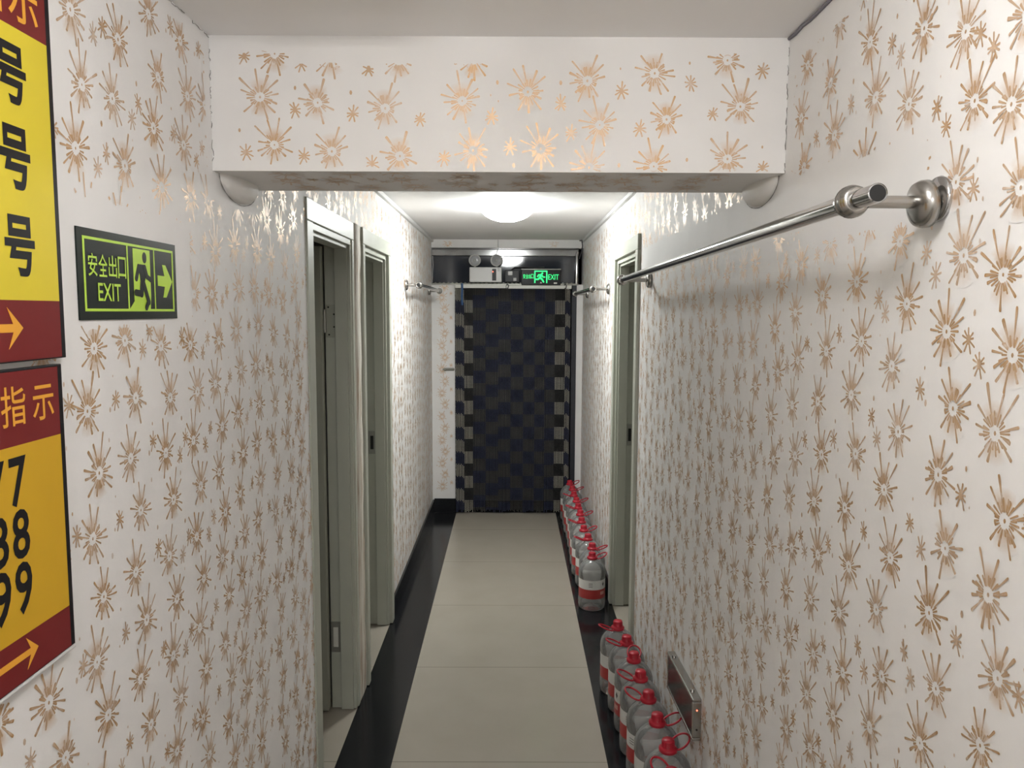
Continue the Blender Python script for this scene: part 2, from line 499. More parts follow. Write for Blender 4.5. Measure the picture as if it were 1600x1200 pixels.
# ------------------------------------------------------------------ the setting
def holed_wall(x0, x1, ya, yb, za, zb, holes):
    b = MB(); ys = ya
    for (h0, h1, hz) in holes:
        b.box(x0, x1, ys, h0, za, zb); b.box(x0, x1, h0, h1, hz, zb); ys = h1
    return b.box(x0, x1, ys, yb, za, zb)

WT = 0.10
door_bare = lambda d: (d[0] - 0.01, d[1] + 0.01, -0.1, DZ + 0.01)
mbw = holed_wall(XL - WT, XL, YB, YE + 0.15, 0, ZC, [(D1[0], D1[1], DZ), (D2[0], D2[1], DZ)])
fld = pattern_arrays(lattice([(1.150, 1.593), (1.277, 1.501), (1.405, 1.487)], -0.3, YE, -0.1, 2.3, 0.127), (-0.3, YE - 0.02, 0.02, 2.20),
                     [(1.06, 1.53, 1.628, 1.815), (BY0 - 0.03, BY1 + 0.0, BZ - 0.06, 3), door_bare(D1), door_bare(D2)],
                     lambda u, v, o: np.stack([XL + o, u, v], 1))
build_starred('wall_left', mbw, [M['star']], [fld])
mbw = holed_wall(XR, XR + WT, YB, YE + 0.15, 0, ZC, [(D3[0], D3[1], DZ)])
fld = pattern_arrays(lattice([(0.893, 1.505), (1.014, 1.432), (1.156, 1.374), (1.290, 1.508), (1.425, 1.486)], -0.3, YE, -0.1, 2.3), (-0.3, YE - 0.02, 0.02, 2.165),
                     [(1.10, 1.52, 1.785, 1.905), (1.40, 3.4, 1.815, 1.925), (BY0 - 0.04, BY1, BZ - 0.05, 3), door_bare(D3)],
                     lambda u, v, o: np.stack([XR - o, u, v], 1)[:, ::1])
build_starred('wall_right', mbw, [M['star']], [(fld[0], fld[1], [f[::-1] for f in fld[2]])])
fld = pattern_arrays(lattice([(0.0, 0.0)], XL, XR, 0, 2.2), (XL, XR, 0.02, 2.18), [], lambda u, v, o: np.stack([u, YB + o, v], 1))
build_starred('wall_back', MB().box(XL, XR, YB - 0.1, YB, 0, ZC), [M['star']], [(fld[0], fld[1], [f[::-1] for f in fld[2]])])
struct(MB().box(XL - 1.4, XR + 1.4, YB - 0.1, YE + 0.6, ZC, ZC + 0.1).build('ceiling', M['ceil']))

# floor slab with beige tiles; black granite borders are part of the floor
b = MB()
xa, xb = -0.431, 0.371
fl = lambda y: -0.4285 - 0.0029 * (y - 2.64)
fr_ = lambda y: 0.3625 + 0.0048 * (y - 2.64)
y0, y1 = YB, YE + 0.5
b.box(XL - 1.4, XR + 1.4, YB - 0.1, YE + 0.6, -0.08, -0.004, 0)
def strip(xl0, xr0, xl1, xr1, ya, yb, mi):
    b.add([(xl0, ya, -0.004), (xr0, ya, -0.004), (xr1, yb, -0.004), (xl1, yb, -0.004), (xl0, ya, 0), (xr0, ya, 0), (xr1, yb, 0), (xl1, yb, 0)],
          [(4, 5, 6, 7), (0, 1, 5, 4), (1, 2, 6, 5), (2, 3, 7, 6), (3, 0, 4, 7)], mi)
strip(fl(y0), fr_(y0), fl(YE), fr_(YE), y0, YE, 0)
strip(XL, fl(y0), XL, fl(YE), y0, YE, 1)
strip(fr_(y0), XR, fr_(YE), XR, y0, YE, 1)
strip(XL - 1.4, XL, XL - 1.4, XL, YB, YE, 0)
strip(XR, XR + 1.4, XR, XR + 1.4, YB, YE, 0)
strip(XL, XR, XL, XR, YE, YE + 0.5, 1)
struct(b.build('floor', [M['tile'], M['granite']]))

# beam across the corridor
b = MB()
b.add([(XL, BY0, BZ), (XR, BY0, BZ), (XR, BY0, ZC), (XL, BY0, ZC)], [(0, 1, 2, 3)], 0)
b.add([(XL, BY0, BZ), (XR, BY0, BZ), (XR, BY1, BZ), (XL, BY1, BZ)], [(3, 2, 1, 0)], 1)
b.add([(XL, BY1, BZ), (XR, BY1, BZ), (XR, BY1, ZC), (XL, BY1, ZC)], [(3, 2, 1, 0)], 2)
BIGB = [(-0.528, 2.097), (-0.407, 2.086), (-0.265, 2.075), (-0.103, 2.091), (-0.495, 2.185), (-0.378, 2.178), (-0.236, 2.172), (-0.079, 2.175), (-0.5, 1.999), (-0.379, 1.986), (-0.235, 1.977), (-0.08, 1.989),
        (0.035, 2.11), (0.063, 1.993), (0.16, 2.133), (0.187, 2.043), (0.166, 1.955), (0.301, 2.149), (0.328, 2.055), (0.303, 1.958), (0.453, 2.176), (0.483, 2.082), (0.459, 1.974)]
SMB = [(-0.455, 2.072), (-0.333, 2.064), (-0.192, 2.053), (-0.041, 2.059), (-0.56, 1.983), (-0.438, 1.976), (-0.294, 1.961), (-0.142, 1.974), (-0.559, 2.18), (-0.44, 2.165), (-0.299, 2.155), (0.105, 2.086), (0.232, 2.113),
       (0.377, 2.129), (0.527, 2.156), (-0.002, 1.997), (0.127, 2.026), (0.272, 2.036), (0.425, 2.067), (0.534, 1.956)]
DRB = [(-0.454, 2.116), (-0.337, 2.107), (-0.029, 2.129), (-0.027, 2.091), (-0.043, 2.103), (-0.573, 2.029), (0.006, 1.959), (0.229, 1.96), (0.373, 1.972), (0.532, 1.999), (0.104, 2.129), (0.229, 2.158), (0.374, 2.17)]
sb = [(u, v, 'b', SRNG.uniform(0.75, 1)) for u, v in BIGB] + [(u, v, 's', 0.9) for u, v in SMB] + [(u, v, 'd', 0.9) for u, v in DRB]
# the old roll line: the pattern stops lower in the middle of the beam than at its ends
fb = pattern_arrays(sb, (-0.585, 0.56, BZ + 0.001, 2.192), [(-0.45, 0.12, 2.168, 3)], lambda u, v, o: np.stack([u, BY0 - o, v], 1))
so = [(u + SRNG.uniform(-0.02, 0.02), v, k_, f * 0.8) for u, v, k_, f in lattice([(0.02, 1.72)], -0.52, 0.5, 1.6, 1.96)]
fs_ = pattern_arrays([(u, v, k_, f) for u, v, k_, f in so], (-0.55, 0.50, BY0 + 0.01, BY1 - 0.01), [], lambda u, v, o: np.stack([u, v, BZ - o], 1))
beam = build_starred('trim_1', b, [M['star'], M['star'], M['plaster']], [fb, (fs_[0], fs_[1], [f[::-1] for f in fs_[2]])])
beam['label'] = 'plaster beam crossing the corridor with gold starbursts'
def lump(cx, sgn):
    """rounded plaster haunch under a beam end"""
    vs, fs = [], []
    n, m_ = 18, 8
    for i in range(m_ + 1):
        a = PI / 2 * i / m_
        for k in range(n + 1):
            t = PI * k / n
            vs.append((cx + sgn * 0.030 * math.sin(a), 1.815 + 0.118 * math.cos(a) * math.cos(t), BZ - 0.048 * math.cos(a) * math.sin(t)))
    for i in range(m_):
        for k in range(n):
            q = (i * (n + 1) + k, i * (n + 1) + k + 1, (i + 1) * (n + 1) + k + 1, (i + 1) * (n + 1) + k)
            fs.append(q if sgn < 0 else q[::-1])
    bb = MB().add(vs, fs, 0, True)
    o = bb.build('haunch', M['plaster'], beam)
    pts = [(cx + sgn * 0.003, 1.815 + 0.122 * math.cos(PI * k / 24), BZ - 0.051 * math.sin(PI * k / 24)) for k in range(3, 25)]
    MB().tube(pts, [random.uniform(0.0004, 0.0014) for _ in pts], 6).build('crack', M['crack'], beam)
lump(XL, 1); lump(XR, -1)
# broken grime lines in the corners of the beam
def crack(p0, p1, n, r, jit):
    bb = MB(); p0, p1 = Vector(p0), Vector(p1); t = 0.0
    while t < 0.98:
        e = min(1, t + random.uniform(0.06, 0.2)); k = 5
        pts = [p0.lerp(p1, t + (e - t) * i / k) + Vector([random.uniform(-jit, jit) for _ in range(3)]) for i in range(k + 1)]
        bb.tube(pts, [random.uniform(0.3, 1) * r for _ in pts], 6)
        t = e + random.uniform(0.0, 0.12)
    bb.build('crack', M['crack'], beam)
crack((XL + 0.001, BY0 - 0.001, ZC - 0.03), (XL + 0.001, BY0 - 0.001, BZ), 8, 0.0010, 0.002)
crack((XR - 0.001, BY0 - 0.001, ZC - 0.02), (XR - 0.001, BY0 - 0.001, BZ), 8, 0.0010, 0.0015)
crack((XL + 0.001, 1.30, ZC - 0.002), (XL + 0.001, BY0, ZC - 0.004), 8, 0.0009, 0.002)

# end wall: strips either side of the doorway, header, dark glass transom
mbw = MB().box(XL, -0.442, YE, YE + 0.12, 0, 1.868).box(0.532, XR, YE, YE + 0.12, 0, 1.868).box(XL, XR, YE, YE + 0.12, 2.158, ZC)
ends = [(-0.540 + 0.012 * (-1) ** k, 0.12 + 0.0965 * k, 'b', 0.8) for k in range(1, 19)] + [(-0.478, 0.25 + 0.193 * k, 's', 0.8) for k in range(9)] + [(-0.596, 0.2 + 0.193 * k, 'd', 0.9) for k in range(9)]
ends += [(-0.50, 2.19, 'b', 0.8), (0.35, 2.19, 'b', 0.5)]
fld = pattern_arrays(ends, (-0.61, 0.5, 0.13, 2.21), [(-0.442, 0.6, 0, 2.16), (XL, XR, 1.86, 2.16)], lambda u, v, o: np.stack([u, YE - o, v], 1))
build_starred('wall_end', mbw, [M['star']], [fld])
struct(MB().box(XL, XR, YE + 0.40, YE + 0.5, 0, ZC).build('dark_void_panel', M['void']))  # near-black sheet: darkness of the space behind the curtain put into its colour
win = struct(empty('window_1', (-0.05, YE, 1.87)), 'dark glass transom above the curtain in a chrome frame')
b = MB(); b.box(-0.632, 0.532, YE + 0.012, YE + 0.03, 1.872, 2.095)
o = b.build('pane', M['glass'], win); o.matrix_parent_inverse = win.matrix_world.inverted()
b = MB(); b.box(XL, 0.545, YE - 0.02, YE + 0.05, 2.092, 2.145).box(XL, 0.545, YE - 0.004, YE + 0.05, 2.145, 2.158)
o = b.build('top_rail', M['toprail'], win, 0.004); o.matrix_parent_inverse = win.matrix_world.inverted()
b = MB(); b.box(XL, 0.545, YE - 0.012, YE + 0.05, 1.862, 1.876)
for i in range(34):
    xx = XL + 0.02 + i * 0.034
    if xx < 0.52: b.tube([(xx, YE - 0.012, 1.872), (xx + 0.012, YE - 0.02, 1.880), (xx + 0.024, YE - 0.012, 1.872)], 0.004, 6)
o = b.build('bottom_rail', M['dull'], win); o.matrix_parent_inverse = win.matrix_world.inverted()
b = MB(); b.tube([(0.528, YE - 0.03, 1.872), (0.528, YE - 0.03, 2.10), (0.535, YE - 0.028, 2.125)], 0.012, 16)
o = b.build('post', M['chrome'], win); o.matrix_parent_inverse = win.matrix_world.inverted()
struct(MB().box(0.494, 0.532, YE - 0.005, YE + 0.12, 0, 1.862).box(-0.446, -0.442, YE, YE + 0.3, 0, 1.862)
       .build('trim_2', M['void']), 'dark door post at the right of the curtain')

# black skirting
struct(MB().box(XL, XL + 0.013, 4.03, YE, 0, 0.108).build('baseboard_left', M['granite'], None, 0.002))
struct(MB().box(XR - 0.013, XR, 4.31, YE, 0, 0.108).build('baseboard_right', M['granite'], None, 0.002))
struct(MB().box(XL + 0.013, -0.442, YE - 0.013, YE, 0, 0.118).build('baseboard_end', M['granite'], None, 0.002))

# ceiling-corner trunking
struct(MB().box(XL, XL + 0.018, BY1, YE, ZC - 0.022, ZC).build('trim_3', M['white'], None, 0.003), 'white cable trunking along the left ceiling corner')
struct(MB().box(XR - 0.018, XR, BY1, YE, ZC - 0.022, ZC).build('trim_4', M['white'], None, 0.003), 'white cable trunking along the right ceiling corner')

# ------------------------------------------------------------------ doors
def room(x0, x1, y0, y1, name):
    b = MB()
    out = x0 < 0
    xin = x1 if out else x0
    xo = x0 if out else x1
    b.box(min(xo, xo - 0.03), max(xo, xo + 0.03), y0, y1, 0, ZC)
    b.box(min(x0, x1), max(x0, x1), y0 - 0.03, y0, 0, ZC)
    b.box(min(x0, x1), max(x0, x1), y1, y1 + 0.03, 0, ZC)
    struct(b.build(name, M['room']))
room(XL - 1.3, XL - WT, 1.7, 3.15, 'wall_room_1')
room(XL - 1.3, XL - WT, 3.19, 4.6, 'wall_room_2')
room(XR + WT, XR + 1.3, 2.9, 4.9, 'wall_room_3')

def door_frame(name, side, y0, y1, label, cw=0.06, near_w=None, far=True, proud=0.016):
    """jamb linings with a stop moulding and a flat casing on the corridor face. side -1 = left wall"""
    xs = XL if side < 0 else XR
    d = 1 if side < 0 else -1                    # towards the corridor
    e = struct(empty(name, (xs, (y0 + y1) / 2, 0)), label)
    inv = e.matrix_world.inverted()
    def part(bb, nm, m, bev=0.0):
        o = bb.build(nm, m, e, bev); o.matrix_parent_inverse = inv; return o
    def bx(bb, xa, xb, *r): bb.box(min(xa, xb), max(xa, xb), *r)
    t = 0.022
    nw = cw if near_w is None else near_w
    xf = xs + d * proud
    b = MB(); bx(b, xf, xs - d * 0.003, y0 - nw + 0.012, y0 + 0.012, 0.004, DZ); part(b, 'casing', M['door'], 0.003)
    b = MB(); bx(b, xf, xs - d * 0.003, y0 - nw + 0.012, y1 + cw - 0.012, DZ, DZ + 0.07); part(b, 'casing', M['door'], 0.003)
    if far:
        b = MB(); bx(b, xf, xs - d * 0.003, y1 - 0.012, y1 + cw - 0.012, 0.004, DZ); part(b, 'casing', M['door'], 0.003)
    for nm, ya, yb in (('jamb', y0, y0 + t), ('jamb', y1 - t, y1)):
        b = MB(); bx(b, xs - d * 0.0, xs - d * (WT + 0.004), ya, yb, 0.004, DZ)
        s0, s1 = (yb, yb + 0.014) if nm and ya == y0 else (ya - 0.014, ya)
        bx(b, xs - d * 0.012, xs - d * 0.062, s0, s1, 0.004, DZ - t)
        s0, s1 = (yb, yb + 0.006) if ya == y0 else (ya - 0.006, ya)
        bx(b, xs + d * 0.0, xs - d * 0.012, s0, s1, 0.004, DZ - t)
        part(b, nm, M['door'], 0.0015)
    b = MB(); bx(b, xs, xs - d * (WT + 0.004), y0 + t, y1 - t, DZ - t, DZ)
    bx(b, xs - d * 0.012, xs - d * 0.062, y0 + t, y1 - t, DZ - t - 0.014, DZ - t)
    part(b, 'head_jamb', M['door'], 0.0015)
    return e, part, bx

d1, part, bx = door_frame('door_1', -1, D1[0], D1[1], 'nearest door on the left, standing open into a dark room', 0.034, near_w=0.075, proud=0.006)
# leaf opened back against the far jamb
b = MB(); b.box(XL - 0.80, XL - 0.108, D1[1] - 0.066, D1[1] - 0.028, 0.012, DZ - 0.028)
leaf = part(b, 'leaf', M['leaf'], 0.002)
b = MB(); b.box(XL - 0.72, XL - 0.20, D1[1] - 0.070, D1[1] - 0.0655, 0.2, 0.9).box(XL - 0.72, XL - 0.20, D1[1] - 0.070, D1[1] - 0.0655, 1.05, 1.78)
pp = b.build('panel', M['leaf'], leaf, 0.003)
def plate(part, xa, xb, y, z0, z1, screws=(), slot=None, name='hinge', mat='dull'):
    b = MB(); b.box(xa, xb, y - 0.003, y + 0.001, z0, z1)
    o = part(b, name, M[mat], 0.0008)
    return o
jy = D1[1] - 0.022
h = plate(part, XL - 0.100, XL - 0.063, jy, 1.545, 1.675, name='hinge', mat='leaf')
b = MB()
for (sx, sz) in ((XL - 0.090, 1.665), (XL - 0.068, 1.637), (XL - 0.068, 1.587), (XL - 0.088, 1.556)):
    b.tube([(sx, jy - 0.0028, sz), (sx, jy - 0.0045, sz)], 0.0035, 10)
o = b.build('screw', M['hole'], h)
b = MB(); b.tube([(XL - 0.104, jy - 0.008, 1.565), (XL - 0.104, jy - 0.008, 1.655)], 0.007, 12); o = b.build('knuckle', M['dull'], h)
h = plate(part, XL - 0.102, XL - 0.063, jy, 0.245, 0.375, name='hinge')
b = MB(); b.box(XL - 0.093, XL - 0.073, jy - 0.0045, jy - 0.0028, 0.268, 0.352); b.build('slot', M['frameinner'], h, 0.003)

d2, part, bx = door_frame('door_2', -1, D2[0], D2[1], 'second door on the left, standing open, strike plate on its far jamb', 0.062, near_w=0.045)
jy = D2[1] - 0.022
h = plate(part, XL - 0.098, XL - 0.064, jy, 0.915, 1.035, name='strike_plate')
b = MB(); b.box(XL - 0.088, XL - 0.072, jy - 0.0045, jy - 0.0028, 0.94, 1.01); b.build('slot', M['hole'], h)
b = MB(); b.box(XL - 0.80, XL - 0.14, D2[0] + 0.03, D2[0] + 0.066, 0.012, DZ - 0.028); part(b, 'leaf', M['leaf'], 0.002)

d3, part, bx = door_frame('door_3', 1, D3[0], D3[1], 'door in the right wall, standing open, strike plate on its far jamb', 0.062)
jy = D3[1] - 0.022
h = plate(part, XR + 0.064, XR + 0.098, jy, 0.915, 1.035, name='strike_plate')
b = MB(); b.box(XR + 0.072, XR + 0.088, jy - 0.0045, jy - 0.0028, 0.94, 1.01); b.build('slot', M['hole'], h)
b = MB(); b.box(XR + 0.14, XR + 0.80, D3[0] + 0.03, D3[0] + 0.066, 0.012, DZ - 0.028); part(b, 'leaf', M['leaf'], 0.002)

# broken plaster pier between the two left doors
b = MB(); n = 40; vs = []; fs = []
ya, yb = D1[1] + 0.023, D2[0] - 0.034
for i in range(n + 1):
    z = 0.0 + 2.0 * i / n
    j = 0.0012 * math.sin(i * 0.7) + random.uniform(-0.0014, 0.0014)
    low = max(0.0, 1 - z / 0.35)
    for (x, y) in ((XL - 0.004, ya + 0.0), (XL + 0.007 + j - 0.005 * low, ya + 0.004), (XL + 0.009 + 0.5 * j - 0.005 * low, (ya + yb) / 2 + j), (XL + 0.004 + j, yb), (XL - 0.004, yb)):
        vs.append((x, y, z))
for i in range(n):
    for k in range(4): fs.append((i * 5 + k, (i + 1) * 5 + k, (i + 1) * 5 + k + 1, i * 5 + k + 1))
struct(b.add(vs, fs, 0, True).build('trim_5', M['stain']), 'rough stained plaster strip between the two left doors')

# ------------------------------------------------------------------ ceiling lamps
def dome_lamp(x, y, mat, label):
    e = tag(empty('ceiling_lamp', (x, y, ZC)), label, 'ceiling lamp')
    MB().lathe([(0.120, -0.006), (0.125, -0.003), (0.125, 0.0)], 40).build('base', M['white'], e)
    MB().lathe([(0.002, -0.088), (0.05, -0.084), (0.09, -0.072), (0.12, -0.054), (0.140, -0.034), (0.147, -0.016), (0.142, -0.006)], 40).build('dome', mat, e)
dome_lamp(FAR_LAMP[0], FAR_LAMP[1], M['dome_far'], 'lit round dome lamp on the ceiling beyond the beam')
e = tag(empty('ceiling_lamp', (NEAR_LAMP[0], NEAR_LAMP[1], ZC)), 'lit white globe lamp on the ceiling before the beam, above the frame', 'ceiling lamp')
MB().lathe([(0.055, -0.022), (0.062, -0.018), (0.062, 0.0)], 32).build('base', M['white'], e)
MB().lathe([(0.086 * math.sin(PI * k / 20), -0.100 - 0.086 * math.cos(PI * k / 20)) for k in range(20)], 36).build('globe', M['dome_near'], e)
dome_lamp(BACK_FILL[0], BACK_FILL[1], M['dome_fill'], 'added fill light dome on the ceiling behind the camera')  # added fill light, evens out the near walls from out of view

# shallow box on the ceiling at the top edge of the picture
e = tag(empty('ceiling_box', (-0.28, 1.318, ZC)), 'shallow white cable box on the ceiling before the beam', 'cable box')
MB().box(-0.16, 0.115, -0.12, 0.075, -0.022, 0).build('cover', M['white'], e, 0.004)
MB().box(0.115, 0.13, -0.12, 0.07, -0.018, 0).build('end_cap', M['greyplastic'], e, 0.002)

# ------------------------------------------------------------------ direction boards on the left wall
def dboard(zl, zr, z0, z1, label):
    e = empty('direction_board', (XL, 0.62, z0), ON_LEFT)
    tag(e, label, 'sign board', 'direction boards on the left wall')
    return e
YB0 = 0.62
TH = 0.012
def board_shape(e, hgt, wid, zr0, zr1, ymat, edge=0.011):
    """backing, two red bands and the yellow field between them"""
    MB().box(0, wid, 0, hgt, 0.0005, TH).build('backing', M['boardink'], e, 0.001)
    MB().box(0, wid - edge, 0.002, zr0, TH, TH + 0.0006).build('red_band', M['boardred'], e)
    MB().box(0, wid - edge, zr0, zr1, TH, TH + 0.0006).build('yellow_field', ymat, e)
    MB().box(0, wid - edge, zr1, hgt - 0.003, TH, TH + 0.0006).build('red_band', M['boardred'], e)
ZT = TH + 0.0007
def letter(e, body, y0, y1, z0, z1, mat, bold=0.0, slant=0.0):
    vs, fs = text_mb(body, y0, y1, z0, z1, ZT, bold)
    MB().add(vs, fs).build('lettering', mat, e)
def arrow(e, tip, yc, L, hw, mat):
    x = tip
    MB().prism([(x, yc), (x - hw * 1.15, yc + hw), (x - hw * 0.75, yc + hw * 0.2), (x - L, yc + hw * 0.2), (x - L, yc - hw * 0.2), (x - hw * 0.75, yc - hw * 0.2), (x - hw * 1.15, yc - hw)], ZT, ZT + 0.0004).build('arrow', mat, e)

W_ = 1.073 - YB0
e = dboard(0, 0, 1.584, 2.11, 'upper yellow and red board with three black characters')
board_shape(e, 2.11 - 1.584, W_, 1.662 - 1.584, 2.0 - 1.584, M['boardyellow'])
y_ = lambda v: v - YB0
for (c0, c1) in ((1.905, 1.978), (1.800, 1.878), (1.692, 1.768)):
    letter(e, '\u53f7', y_(0.953), y_(1.013), c0 - 1.584, c1 - 1.584, M['boardink'], 0.03)
letter(e, '\u793a', y_(0.985), y_(1.045), 2.010 - 1.584, 2.066 - 1.584, M['boardorange'], 0.01)
letter(e, '\u6307', y_(0.920), y_(0.975), 2.010 - 1.584, 2.066 - 1.584, M['boardorange'], 0.01)
arrow(e, y_(0.980), 1.627 - 1.584, 0.20, 0.026, M['boardorange'])
W_ = 1.060 - YB0
e = dboard(0, 0, 1.176, 1.576, 'lower ochre and red board with black numerals')
board_shape(e, 1.576 - 1.176, W_, 1.236 - 1.176, 1.480 - 1.176, M['boardochre'])
for body, c0, c1 in (('7', 1.403, 1.466), ('8', 1.335, 1.399), ('9', 1.263, 1.331)):
    letter(e, body, y_(0.936), y_(0.970), c0 - 1.176, c1 - 1.176, M['boardink'], 0.018)
    letter(e, body, y_(0.893), y_(0.928), c0 - 1.176, c1 - 1.176, M['boardink'], 0.018)
letter(e, '\u6307', y_(0.928), y_(0.976), 1.505 - 1.176, 1.555 - 1.176, M['boardorange'], 0.006)
letter(e, '\u793a', y_(0.990), y_(1.036), 1.505 - 1.176, 1.551 - 1.176, M['boardorange'], 0.006)
arrow(e, y_(0.975), 1.210 - 1.176, 0.17, 0.021, M['boardorange'])
MB().box(0, W_ + 0.001, -0.006, -0.0005, 0.0005, TH + 0.001).build('ledge', M['white'], e, 0.002)

# ------------------------------------------------------------------ photoluminescent exit sign on the left wall
def capsule(p, q, r, n=8):
    p, q = Vector(p), Vector(q); d = (q - p).normalized(); a0 = math.atan2(d.y, d.x)
    pts = []
    for k in range(n + 1):
        a = a0 + PI / 2 + PI * k / n; pts.append((p.x + r * math.cos(a), p.y + r * math.sin(a)))
    for k in range(n + 1):
        a = a0 - PI / 2 + PI * k / n; pts.append((q.x + r * math.cos(a), q.y + r * math.sin(a)))
    return pts
def circle(c, rx, ry, n=20): return [(c[0] + rx * math.cos(2 * PI * k / n), c[1] + ry * math.sin(2 * PI * k / n)) for k in range(n)]

SW, SH = 0.330, 0.1365
sg = tag(empty('exit_sign', (XL, 1.129, 1.635), ON_LEFT), 'dark green exit sign with a lime arrow stuck on the left wall', 'exit sign')
MB().box(0, SW, 0, SH, 0.0004, 0.0025).build('panel', M['signdark'], sg)
Z0, Z1 = 0.0026, 0.0029
b = MB()
def frame_rect(b, x0, x1, y0, y1, t, tv=None):
    tv = t if tv is None else tv
    b.box(x0, x1, y0, y0 + t, Z0, Z1).box(x0, x1, y1 - t, y1, Z0, Z1).box(x0, x0 + tv, y0 + t, y1 - t, Z0, Z1).box(x1 - tv, x1, y0 + t, y1 - t, Z0, Z1)
frame_rect(b, 0.015, 0.318, 0.013, 0.1245, 0.0042, 0.005)
b.box(0.145, 0.149, 0.017, 0.121, Z0, Z1).box(0.240, 0.2435, 0.017, 0.121, Z0, Z1)
b.build('border', M['signgreen'], sg)
for k, ch in enumerate('\u5b89\u5168\u51fa\u53e3'):
    x0 = 0.027 + k * 0.0292
    vs, fs = text_mb(ch, x0, x0 + 0.0255, 0.066, 0.1005, Z1, 0.008)
    MB().add(vs, fs).build('lettering', M['signgreen'], sg)
vs, fs = text_mb('EXIT', 0.052, 0.121, 0.029, 0.0565, Z1, 0.010)
MB().add(vs, fs).build('lettering', M['signgreen'], sg)
# doorway field with the running figure in the dark colour on top
MB().prism([(0.166, 0.118), (0.226, 0.118), (0.226, 0.0395), (0.223, 0.0172), (0.1495, 0.0172), (0.166, 0.030)], Z0, Z1).build('doorway', M['signgreen'], sg)
b = MB(); z0, z1 = Z1, Z1 + 0.0003
b.prism(circle((0.2055, 0.1045), 0.0075, 0.0095), z0, z1)
b.prism([(0.180, 0.0925), (0.205, 0.0925), (0.2115, 0.080), (0.203, 0.060), (0.190, 0.058), (0.187, 0.074)], z0, z1)
for p, q, r in (((0.1835, 0.088), (0.1745, 0.068), 0.005), ((0.205, 0.088), (0.2125, 0.0725), 0.005), ((0.2125, 0.0725), (0.2275, 0.067), 0.0045),
                ((0.194, 0.062), (0.1905, 0.043), 0.0065), ((0.1905, 0.043), (0.170, 0.0445), 0.0055),
                ((0.199, 0.060), (0.2155, 0.029), 0.0055), ((0.2115, 0.0265), (0.2055, 0.0195), 0.005)):
    z0 += 0.00012; z1 += 0.00012; b.prism(capsule(p, q, r), z0, z1)
b.build('running_figure', M['signdark'], sg)
MB().prism([(0.254, 0.077), (0.281, 0.0765), (0.273, 0.0965), (0.286, 0.0965), (0.3115, 0.0675), (0.286, 0.038), (0.274, 0.038), (0.2815, 0.0575), (0.254, 0.0585)], Z0, Z1).build('arrow', M['signgreen'], sg)

# ------------------------------------------------------------------ steel rails on brackets
def rail(basis, loc, length, reach, label, R=0.0125, over=0.055, drop=0.0, end_reach=None, loose=False):
    """local x along the wall, y up, z out of the wall; loc = near flange"""
    e = tag(empty('clothes_rail', loc, basis), label, 'rail', 'steel rails on the corridor walls')
    s = 1 if basis is ON_LEFT else -1
    er = reach if end_reach is None else end_reach
    P0, P1 = Vector((0, 0, reach)), Vector((length * s, -drop, er))
    d = (P1 - P0).normalized()
    b = MB()
    near = P0 - d * over; far = P1 + d * 0.02
    b.tube([near, P0, P1, far], R, 24, cap=False)
    b.tube([near + d * 0.08, near], R * 0.86, 24, 1, cap=True)
    b.tube([near, near + d * 0.0008], [R * 0.86, R], 24, 0, cap=False)
    b.tube([far, far + d * 0.004], [R, R * 0.7], 24, 0, cap=True)
    b.build('rod', [M['chrome'], M['hole']], e)
    for i, P in enumerate((P0, P1)):
        k = MB()
        k.tube([(P.x, P.y, 0.012), (P.x, P.y, P.z - R)], 0.0085, 16)
        br = k.build('bracket', M['steel'], e)
        mt = Matrix.Translation((P.x, P.y, 0))
        cup = [(0.032, 0.0003), (0.032, 0.008), (0.029, 0.015), (0.020, 0.019), (0.011, 0.020)]
        if loose and i == 0:                       # the cover has slid off its base plate
            MB().lathe([(0.030, 0.0003), (0.031, 0.003), (0.029, 0.007), (0.012, 0.008)], 32, mtx=mt @ Matrix.Translation((0, 0.004, 0))).build('base_plate', M['chrome'], br)
            MB().lathe(cup, 32, mtx=mt @ Matrix.Translation((0, -0.002, 0.017)) @ Matrix.Rotation(0.12, 4, 'X')).build('flange', M['steel'], br)
        else:
            MB().lathe(cup, 32, mtx=mt).build('flange', M['steel'], br)
        q = MB()
        q.tube([P + d * t for t in (-0.017, -0.016, -0.011, -0.010, -0.004, -0.003, 0.003, 0.004, 0.010, 0.011, 0.016, 0.017)],
               [R + 0.002, R + 0.006, R + 0.006, R + 0.0075, R + 0.0095, R + 0.0085, R + 0.0085, R + 0.0095, R + 0.0075, R + 0.006, R + 0.006, R + 0.002], 28)
        q.build('collar', M['steel'], br)
    return e
rail(ON_RIGHT, (XR, 1.058, 1.800), 2.15, 0.120, 'longest steel rail, on the right wall in front of the beam and beyond', over=0.074, drop=0.018, loose=True)
rail(ON_LEFT, (XL, 4.63, 1.806), 1.32, 0.085, 'short steel rail on the left wall past the second door', R=0.0125, over=0.03)
rail(ON_RIGHT, (XR, 4.52, 1.784), 1.25, 0.100, 'short steel rail on the right wall near the curtain', R=0.0125, over=0.03)

